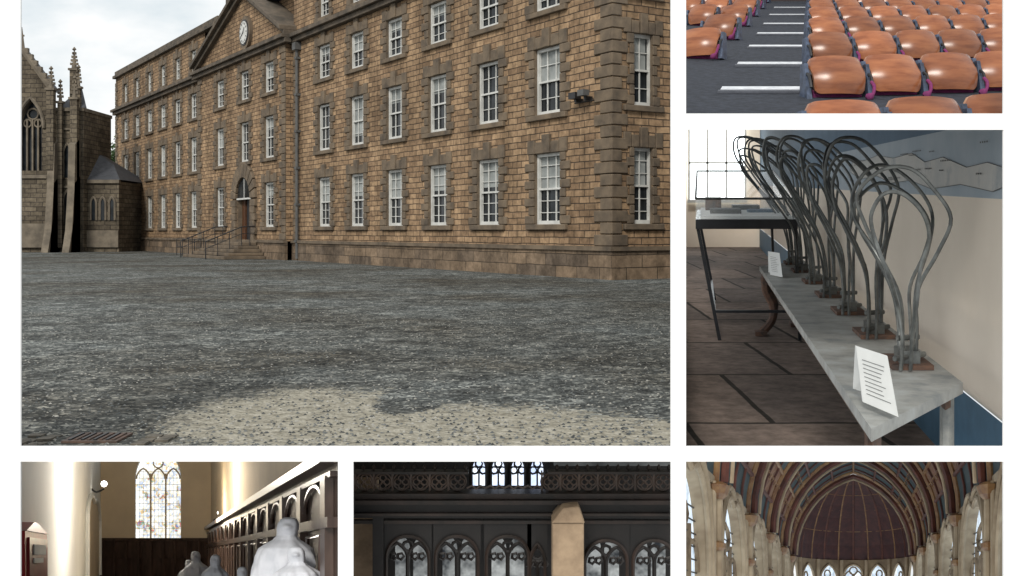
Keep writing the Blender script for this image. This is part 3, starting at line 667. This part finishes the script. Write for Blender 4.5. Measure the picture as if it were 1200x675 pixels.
m.hexa([(a0,b0,.779),(a1,b0,.779),(a1,b1,.779),(a0,b1,.779),(a0,b0,.35),(a1,b0,.35),(a1,b1,-.3),(a0,b1,-.3)],gl)
m.box(.2,.9,25,26.5,.62,.72,lead); m.box(1.1,1.7,26,27,.66,.72,bandt); m.box(.1,.5,28,29,.4,.72,rust); m.box(.8,1.5,28.5,29.5,.6,.72,steel)
m.build('glass_display_case',fn=G3,clip=C3)
# ============================================================ ROOM with stained glass (bottom left)
G4=aff(190,650); C4=sector(x0=-10,x1=405,y0=532)
plas=mat('room_plaster',(.74,.60,.42),(.66,.53,.37),1.2,.85,bump=0); plasw=mat('room_plaster_white',(.86,.87,.84),(.80,.80,.77),.8,.85,bump=0)
dwood=mat('dark_panelling',(.075,.045,.035),(.03,.018,.014),3,.3,stretch=(3,3,.6),bump=.05); redm=mat('red_cabinet',(.5,.03,.04),(.4,.025,.03),3,.4,bump=0)
plaster=mat('plaster_cast',(.76,.77,.82),(.6,.62,.67),5,.7,bump=.15)
stg=glassmat('stained_glass',[(.22,.30,.55),(.55,.22,.20),(.30,.45,.35),(.75,.55,.30),(.55,.65,.85),(.85,.80,.62),(.95,.95,.90),(.75,.85,.95),(1,1,.97),(1,.97,.88),(.9,.95,1),(1,1,1)],17,1.0,(1,1,.75))
bk=31; al,ar=-1.717,1.36
m=M()
wcx,whw=-.11,.64
arch_open(m,lambda u,v:(u,bk,-v),al,ar,-2.5,4.9,wcx,whw,2.15,.95,.05,plas)
reveal(m,lambda u,v,d:(u,bk+d,-v),wcx,whw,.05,2.15,.95,0,.8,plasw)
m.face([(al,8.2,2.5),(al,bk,2.5),(al,bk,-4.6),(al,8.2,-4.6)],plasw); m.face([(ar,8.2,-.6),(ar,bk,-.6),(ar,bk,-4.6),(ar,8.2,-4.6)],plas)
m.face([(al,8.2,2.0),(ar,8.2,2.0),(ar,bk,2.0),(al,bk,2.0)],dwood)
P=[(25.0,.55)]+[(27.5+x*2.5,-(.75)-z) for x,z in arch(1.0,.55)]+[(30,.55)]
m.face([(al+.01,p[0],p[1]) for p in P],plas); m.tube([(al+.03,p[0],p[1]) for p in P],.06,plasw,6)  # flat arch in darker plaster, painting the shade inside a niche
m.build('plaster_room_walls',fn=G4,clip=C4)
m=M(); m.face([(wcx-whw,bk+.7,-.05),(wcx+whw,bk+.7,-.05),(wcx+whw,bk+.7,-3.1),(wcx-whw,bk+.7,-3.1)],stg)
for k in (-1,1): m.box(wcx+k*whw/3-.025,wcx+k*whw/3+.025,bk+.4,bk+.6,-.05,-2.3,plas)
for k in (-1,0,1):
    m.tube([(wcx+k*whw*.667+x,bk+.5,-2.15-z) for x,z in arch(whw/3-.02,.3,5)],.025,plas,5)
m.tube([(wcx+.14*math.cos(t*.7),bk+.5,-2.6+.14*math.sin(t*.7)) for t in range(9)],.022,plas,5,closed=True)
for j in range(13): m.box(wcx-whw,wcx+whw,bk+.62,bk+.66,-.2-j*.18,-.207-j*.18,iron)
for j in range(1,12):
    if j%4: m.box(wcx-whw+j*whw/6-.003,wcx-whw+j*whw/6+.003,bk+.62,bk+.66,-.05,-2.5,iron)
m.build('stained_glass_window',fn=G4,clip=C4)
m=M(); m.box(al,ar,bk-.3,bk-.02,-.42,.1,dwood); m.box(al,ar,bk-.42,bk-.3,-.46,-.38,dwood); m.box(al,ar,bk-.2,bk-.03,.1,2,dwood)
for i in range(9): m.box(al+i*.34,al+i*.34+.06,bk-.4,bk-.3,-.38,2,dwood)
m.build('back_wainscot',fn=G4,clip=C4)
m=M(); a=ar
m.box(a-.06,a,8.2,bk,-.7,2,dwood); m.box(a-.2,a-.02,8.2,bk-.4,-.76,-.68,dwood); m.box(a-.12,a-.06,8.2,bk,-.62,-.58,dwood); m.box(a-.14,a-.06,8.2,bk,-.28,-.2,dwood)
b=8.4
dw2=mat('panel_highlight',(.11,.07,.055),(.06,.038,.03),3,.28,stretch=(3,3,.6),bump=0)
while b<bk-.5:
    m.box(a-.13,a-.062,b,b+.25,-.6,2,dw2)
    m.tube([(a-.09,b+.25+.62+x*.6,-.36-z*.2) for x,z in arch(1.0,1.05,5)],.022,dw2,5)
    m.tube([(a-.09,b+.5,-.15),(a-.09,b+1.3,-.15),(a-.09,b+1.3,.7),(a-.09,b+.5,.7)],.02,dw2,5,closed=True)
    b+=1.5
m.build('carved_wood_panelling',fn=G4,clip=C4)
m=M(); b0_,b1_=12.6,15.0
m.box(al,al+.16,b0_,b1_,-.27,.35,redm); m.box(al+.16,al+.19,b0_+.2,b1_-.2,-.2,.3,mat('cabinet_glass',(.35,.06,.06),(.2,.02,.03),3,.3,bump=0)); m.hexa([(al,b0_,-.275),(al+.18,b0_,-.275),(al+.18,b1_,-.275),(al,b1_,-.275),(al,b0_+1.0,-.40),(al+.15,b0_+1.0,-.40),(al+.15,b1_-1.0,-.40),(al,b1_-1.0,-.40)],redm)
m.box(al+.195,al+.21,b0_+.5,b1_-.6,-.12,.0,card); m.box(al+.195,al+.21,b0_+.5,b1_-.9,.04,.1,card)
m.build('red_wall_cabinet',fn=G4,clip=C4)
bulb=mat('lamp_bulb',(1,.97,.9),(1,.95,.85),1,.5,bump=0,emit=6,sample=False)
for (px,py,b,side) in ((122,567,27,-1),(257,601,27,1)):
    a=(px-190)*b/F; gg=(py-650)*b/F; m=M()
    wa_=al if side<0 else ar; s_=.62 if side<0 else .4
    m.lathe([(.02*s_,-.12*s_),(.1*s_,-.08*s_),(.13*s_,0),(.1*s_,.08*s_),(.02*s_,.12*s_)],(a,b,gg),bulb,12); m.tube([(wa_,b,gg+.12),(wa_-side*.12,b,gg+.2),(a,b,gg+.12)],.025,iron,6,smooth=3)
    m.build('wall_lamp',fn=G4,smooth=True)
    l=bpy.data.lights.new('lamp_light','POINT'); l.energy=420 if side<0 else 90; l.color=(1,.92,.8) if side<0 else (1,.85,.62); l.shadow_soft_size=.4
    o=bpy.data.objects.new('lamp_light',l); sc.collection.objects.link(o); o.location=G4(-.35 if side<0 else a-.6,b-(7 if side<0 else 3),gg+.1)
def cast(px,pytop,b,h,ww,lean=0,seed=0):
    # draped half-figure: veiled head, shoulders and cloak with soft folds
    rnd=random.Random(seed); a=(px-190)*b/F; gt=(pytop-650)*b/F; m=M()
    prof=[(.0,0),(.17,.008),(.28,.035),(.35,.09),(.37,.16),(.35,.23),(.34,.28),(.42,.34),(.62,.40),(.82,.47),(.93,.58),(.98,.75),(1.02,1.0),(1.08,1.3)]
    n=48; sub=[]
    for i in range(len(prof)-1):
        for t in (0,.25,.5,.75):
            sub.append((prof[i][0]*(1-t)+prof[i+1][0]*t,prof[i][1]*(1-t)+prof[i+1][1]*t))
    k=m.mi(plaster); p1,p2,p3=[rnd.uniform(0,6) for _ in range(3)]
    for (r,z) in sub:
        q=min(1,max(0,(z-.22)/.3))
        for j in range(n):
            an=2*math.pi*j/n
            f=1+(.05*math.sin(6*an+z*5+p1)+.045*math.sin(10*an-z*6+p2)+.02*math.sin(17*an+z*9+p3))*(.25+q)
            fx=1.0; face=0
            if z<.26: face=.10*math.exp(-((an-4.5)**2)*9)*(math.exp(-((z-.15)**2)*500)*1.2-.5*math.exp(-((z-.10)**2)*900))
            sy=1.0+.0*q
            m.v.append((a+lean*(1-min(z,1))*ww+(r*f+face)*ww*math.cos(an)*(1 if z<.3 else 1.05),b+(r*f+face)*ww*math.sin(an)*(1.2-.2*q),gt+z*h))
    for i in range(len(sub)-1):
        for j in range(n): m.f.append((i*n+j,i*n+(j+1)%n,(i+1)*n+(j+1)%n,(i+1)*n+j)); m.m.append(k)
    m.build('draped_plaster_statue',fn=G4,smooth=True,ang=80)
cast(330,606,9.3,.56,.25,.25,1); cast(352,640,8.9,.45,.2,-.2,2); cast(251,650,13,.45,.17,.1,3); cast(232,646,16,.5,.19,-.2,4); cast(284,664,11.5,.42,.15,0,5); cast(221,656,17,.4,.15,0,6)
# ============================================================ carved screen (bottom middle)
Y5=8.9; k5=Y5/F
def q5(px,py,d=0): return ((px-600)*k5,Y5+d,EZ-(py-271)*k5)
C5=sector(x0=405,x1=795,y0=532)
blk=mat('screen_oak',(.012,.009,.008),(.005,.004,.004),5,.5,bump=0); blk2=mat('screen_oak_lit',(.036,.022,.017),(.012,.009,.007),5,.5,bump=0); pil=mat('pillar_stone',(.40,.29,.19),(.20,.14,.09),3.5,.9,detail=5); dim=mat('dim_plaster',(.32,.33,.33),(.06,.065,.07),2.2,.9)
glo=mat('daylight_blue_glass',(.85,.92,1),(.45,.55,.8),9,.3,bump=0,emit=1.5,sample=False); glo2=mat('dim_glass',(.40,.42,.42),(.012,.016,.022),6,.4,bump=0,emit=.6,sample=False)
m=M()
def pb(m,x0,x1,y0,y1,d0,d1,mt): 
    p=q5(x0,y0,d0); q=q5(x1,y1,d1); m.box(p[0],q[0],p[1],q[1],p[2],q[2],mt)
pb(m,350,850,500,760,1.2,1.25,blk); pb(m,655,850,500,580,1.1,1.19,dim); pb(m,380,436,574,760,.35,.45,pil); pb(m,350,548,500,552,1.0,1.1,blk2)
m.build('dark_chapel_wall',clip=C5)
m=M()
for i in range(4):
    c0=560+i*23.5; fz=.3; P=[q5(c0-9.5,579,fz)]+[(q5(c0,0,fz)[0]+x,Y5+fz,q5(0,558,fz)[2]+z) for x,z in arch(9.5*k5,15*k5,6)]+[q5(c0+9.5,579,fz)]
    m.face(P,glo); m.tube(P,.016,blk,5); m.tube([q5(c0,579,fz-.02),q5(c0,560,fz-.02)],.010,blk,4)
    for e,yy in ((-5,560),(5,560),(0,552)): m.tube([(q5(c0+e,0,fz)[0]+4.4*k5*math.cos(t),Y5+fz-.02,q5(0,yy,fz)[2]+4.4*k5*math.sin(t)) for t in (0,.9,1.8,2.7,3.6,4.5,5.4)],.009,blk,4,closed=True)
m.build('lancet_windows',clip=C5)
m=M()
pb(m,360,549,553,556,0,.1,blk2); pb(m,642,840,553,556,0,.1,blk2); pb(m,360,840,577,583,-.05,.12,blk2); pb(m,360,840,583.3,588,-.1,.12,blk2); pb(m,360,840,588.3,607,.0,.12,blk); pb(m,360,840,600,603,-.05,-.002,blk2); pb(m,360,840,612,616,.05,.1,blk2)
x=424-20; frm=mat('frieze_oak',(.12,.08,.06),(.05,.034,.027),5,.5,bump=0)
while x<800:
    if not 545<x<646:
        for dx,dy,r in ((0,-4.6,3.7),(0,4.6,3.7),(-4.6,0,3.7),(4.6,0,3.7)):
            cxx,_,czz=q5(x+dx,566+dy); m.tube([(cxx+r*k5*math.cos(t*.7),Y5+.04,czz+r*k5*math.sin(t*.7)) for t in range(9)],.007,frm,5,closed=True)
        cxx,_,czz=q5(x,566); m.tube([(cxx+10*k5*math.cos(t*.45),Y5+.05,czz+10*k5*math.sin(t*.45)) for t in range(14)],.009,frm,5,closed=True)
        for e in (-1,1): m.tube([q5(x-10,566+e*10,.05),q5(x-12,566,.05)],.009,frm,4)
        m.tube([q5(x-11,553,.05),q5(x-11,578,.05)],.009,frm,4)
    else:
        m.tube([q5(x-11,572,.0),q5(x-5,569,0),q5(x,573,0),q5(x+5,569,0),q5(x+11,572,0)],.009,frm,4)
    x+=22
for i in range(40): 
    px=365+i*12
    if not 545<px<646: m.lathe([(.0,0),(.014,.01),(.018,.03),(.004,.05)],(q5(px,553)[0],Y5+.05,q5(px,553)[2]),blk2,6)
def arc(cxp,hwp,ytop):
    sp_=ytop+24; f=lambda u,v:(u,Y5+.08,v)
    cx_=q5(cxp,0)[0]; hw_=hwp*k5; z0=q5(0,760)[2]; zs=q5(0,sp_)[2]; rise=(sp_-ytop)*k5
    arch_open(m,f,cx_-hw_-3*k5,cx_+hw_+3*k5,z0,q5(0,614)[2],cx_,hw_,zs,rise,z0,blk)
    A=[(cx_-hw_,z0)]+[(cx_+x,zs+z) for x,z in arch(hw_,rise)]+[(cx_+hw_,z0)]
    m.tube([(x,Y5+.06,z) for x,z in A],.014,blk2,5)
    for k in (-.5,.5):
        m.tube([(cx_+k*hw_+x,Y5+.07,zs-.02+z) for x,z in arch(hw_*.5,hw_*.75,6)],.016,blk,5)
    m.tube([(cx_,Y5+.07,z0),(cx_,Y5+.07,zs)],.018,blk,5)
    m.tube([(cx_+6*k5*math.cos(t*.8),Y5+.07,zs+rise*.5+6*k5*math.sin(t*.8)) for t in range(8)],.014,blk,5,closed=True)
    for k in (-.5,.5): 
        for e in (-4,4): m.tube([(cx_+k*hw_+e*k5+4*k5*math.cos(t*1.2),Y5+.07,zs+.0+4*k5*math.sin(t*1.2)) for t in range(5)],.013,blk,4,closed=True)
for cxp in (477,535,595): arc(cxp,25,631)
for cxp in (711,768): arc(cxp,25,636)
arc(630,9,640)
pb(m,436,449,607,760,.03,.09,blk)
m.build('carved_wooden_screen',clip=C5)
m=M()
for cxp in (477,535,595,711,768):
    for e in (-11,11):
        P=[q5(cxp+e-9,760,.4)]+[(q5(cxp+e,0,.4)[0]+x,Y5+.4,q5(0,660)[2]+z) for x,z in arch(9*k5,16*k5,6)]+[q5(cxp+e+9,760,.4)]
        m.face(P,glo2)
m.build('rear_windows',clip=C5)
m=M()
m.hexa([q5(646,760,-.25),q5(682,760,-.25),q5(682,760,.02),q5(646,760,.02),q5(646,603,-.25),q5(682,603,-.25),q5(682,603,.02),q5(646,603,.02)],pil)
m.hexa([q5(645,603.2,-.27),q5(683,603.2,-.27),q5(683,603.2,.02),q5(645,603.2,.02),q5(658,586,-.27),q5(676,584,-.27),q5(676,584,.02),q5(658,586,.02)],pil)
m.build('stone_pillar',clip=C5,bevel=.008)
# ============================================================ NAVE (bottom right)
G6=aff(1000,722); C6=sector(x0=795,x1=1200,y0=532)
nst=mat('nave_stone',(.36,.27,.17),(.19,.135,.085),2.2,.85,bump=.2); nst2=mat('nave_stone_pale',(.52,.42,.29),(.33,.25,.165),2.5,.85)
rib=mat('nave_rib_timber',(.16,.05,.032),(.07,.025,.02),4,.6,bump=0); gilt=mat('gilded_rib',(.36,.21,.085),(.20,.09,.04),7,.5,bump=0)
ceilm=mat('painted_ceiling_blue',(.045,.085,.10),(.025,.05,.065),3.0,.7,bump=0,c3=(.06,.09,.095),detail=6); redp=mat('painted_ceiling_red',(.26,.07,.04),(.13,.035,.028),8,.7,bump=0,c3=(.32,.20,.12))
apr=mat('apse_vault_red',(.10,.036,.033),(.055,.024,.026),6,.7,bump=0)
ng=mat('nave_glass',(.70,.80,.90),(.30,.38,.47),9,.3,bump=0,emit=1.15)
W=1.5; gs=-1.45; rise=1.95; bE=26.0; pit=3.6
m=M(); A=arch(W,rise,10)
for i in range(len(A)-1):
    (x0,z0),(x1,z1)=A[i],A[i+1]
    m.face([(x0,8.2,gs-z0),(x1,8.2,gs-z1),(x1,bE,gs-z1),(x0,bE,gs-z0)],redp if i in (2,3,16,17) else ceilm)
NA=12; AB=bE+.2; AH=gs-rise*.97; DB=2.6
def dome(t,th):
    ph=t*math.pi/2
    r=math.cos(ph)**.9; return (W*r*math.cos(th),AB+DB*r*math.sin(th),gs+(AH-gs)*math.sin(ph))
for i in range(NA):
    for j in range(8):
        a0,a1=math.pi*i/NA,math.pi*(i+1)/NA; t0,t1=j/8,(j+1)/8
        m.face([dome(t0,a0),dome(t0,a1),dome(t1,a1),dome(t1,a0)],apr)
m.build('vaulted_ceiling',fn=G6,clip=C6)
m=M()
for b in [8.3+pit*i for i in range(5)]+[bE]:
    for (o,r,mt) in ((0,.065,gilt),(.1,.05,rib),(.17,.025,nst2)):
        m.tube([(x*(1-o/W),b+o*1.2,gs-z*(1-o/rise)) for x,z in A],r,mt,6)
for i in (2,4,6,8,10,12,14,16,18):
    x,z=A[i]; m.tube([(x*.985,8.3,gs-z*.985),(x*.985,bE,gs-z*.985)],.03,gilt if i in (4,16,10) else rib,5)
for b in [8.3+pit*i/4 for i in range(5*4)]:
    m.tube([(x*.985,b,gs-z*.985) for x,z in A],.020,rib,5)
for b in [8.3+pit*i/8 for i in range(5*8)]:
    for i in (3,5,15,17):
        x,z=A[i]; m.tube([(x*.98+.05*math.cos(t*1.57),b+.12*math.sin(t*1.57),gs-z*.98+.04*math.sin(t*1.57)) for t in range(4)],.010,gilt,4,closed=True)
for i in range(NA+1):
    th=math.pi*i/NA; m.tube([dome(t/8,th) for t in range(8)],.022 if i%2 else .034,gilt if i%2 else rib,5)
for t in (.25,.45,.62,.78): m.tube([dome(t,math.pi*i/16) for i in range(17)],.012,gilt,5)
m.build('ceiling_ribs',fn=G6,clip=C6)
m=M(); gw=M()
for e in (-1,1):
    for i in range(5):
        b0_=8.3+pit*i
        if b0_>25: break
        b1_=min(b0_+pit,bE)
        f=lambda u,v,d=0:(e*(W+d),u,-v)
        arch_open(m,lambda u,v:f(u,v),b0_,b1_,-1.5,-gs,(b0_+b1_)/2,(b1_-b0_)*.36,.5,.85,-1.0,nst)
        c_=(b0_+b1_)/2; h=(b1_-b0_)*.36
        reveal(m,f,c_,h,-1.0,.5,.85,0,.14,nst2)
        for (s_,rr,dd) in ((1.0,.03,-.02),(1.12,.035,-.03)):
            m.tube([f(c_-h*s_,-1.0,dd)]+[f(c_+x,.5+z,dd) for x,z in arch(h*s_,.85*s_,8)]+[f(c_+h*s_,-1.0,dd)],rr,nst2,6)
        gw.face([f(c_-h,-1.0,.13),f(c_+h,-1.0,.13),f(c_+h,1.4,.13),f(c_-h,1.4,.13)],ng)
        for k in (-.5,0,.5): gw.tube([f(c_+k*h,-1,.1),f(c_+k*h,.9,.1)],.03,nst,5)
        for k in (-.67,0,.67): gw.tube([f(c_+k*h+x,.45+z,.1) for x,z in arch(h*.33,.28,5)],.026,nst,5)
        gw.tube([f(c_+.4*h*math.cos(t*.7),.98+.17*math.sin(t*.7),.1) for t in range(9)],.03,nst,5,closed=True)
        for j in range(14): gw.tube([f(c_-h,-.6+j*.13,.11),f(c_+h,-.6+j*.13,.11)],.009,iron,4)
    for b in [8.3+pit*i for i in range(5)]+[bE-.1]:
        for (o,db,r) in ((.05,0,.05),(.02,-.18,.032),(.02,.18,.032)):
            m.tube([(e*(W-o),b+db,1.2),(e*(W-o),b+db,gs+.02)],r,nst2,8)
        m.lathe([(.05,.0),(.10,-.05),(.13,-.14),(.07,-.18)],(e*(W-.05),b,gs+.2),gilt,10,sy=2)
        m.lathe([(.05,.0),(.08,-.03),(.08,-.08),(.05,-.1)],(e*(W-.05),b,gs+.75),gilt,10,sy=2)
m.box(-W-.1,-W+.02,8.3,bE,gs-.04,gs+.04,nst2); m.box(W-.02,W+.1,8.3,bE,gs-.04,gs+.04,nst2)
NF=7
for i in range(NF):
    a0,a1=math.pi*i/NF,math.pi*(i+1)/NF
    p0=Vector((W*math.cos(a0),AB+DB*math.sin(a0))); p1=Vector((W*math.cos(a1),AB+DB*math.sin(a1))); Lh=(p1-p0).length; dr=(p1-p0)/Lh; nr=Vector((dr.y,-dr.x))
    if nr.dot(Vector((math.cos((a0+a1)/2),math.sin((a0+a1)/2))))<0: nr=-nr
    f=lambda u,v,d=0:(p0.x+dr.x*u+nr.x*d,p0.y+dr.y*u+nr.y*d,-v)
    hw_=Lh*.36; rs=hw_*(1.5 if i!=NF//2 else 1.1); vs=-gs-.12-rs
    arch_open(m,lambda u,v:f(u,v),0,Lh,-1.5,-gs,Lh/2,hw_,vs,rs,-1.0,nst)
    gw.face([f(Lh/2-hw_,-1,.1),f(Lh/2+hw_,-1,.1),f(Lh/2+hw_,-gs-.05,.1),f(Lh/2-hw_,-gs-.05,.1)],ng)
    gw.tube([f(Lh/2,-1,.05),f(Lh/2,vs,.05)],.025,nst,5)
    for k in (-.5,.5): gw.tube([f(Lh/2+k*hw_+x,vs-.1+z,.05) for x,z in arch(hw_*.5,.2,4)],.022,nst,5)
    gw.tube([f(Lh/2+.1*math.cos(t*.7),vs+rs*.42+.1*math.sin(t*.7),.05) for t in range(9)],.022,nst,5,closed=True)
    m.tube([f(Lh/2+x,vs+z,-.01) for x,z in arch(hw_,rs,6)],.03,nst2,5)
    m.tube([f(0,-1,-.04),f(0,-gs,-.04)],.05,nst2,6)
m.build('nave_walls',fn=G6,clip=C6); gw.build('tracery_windows',fn=G6,clip=C6)
print('objs',len(bpy.data.objects))
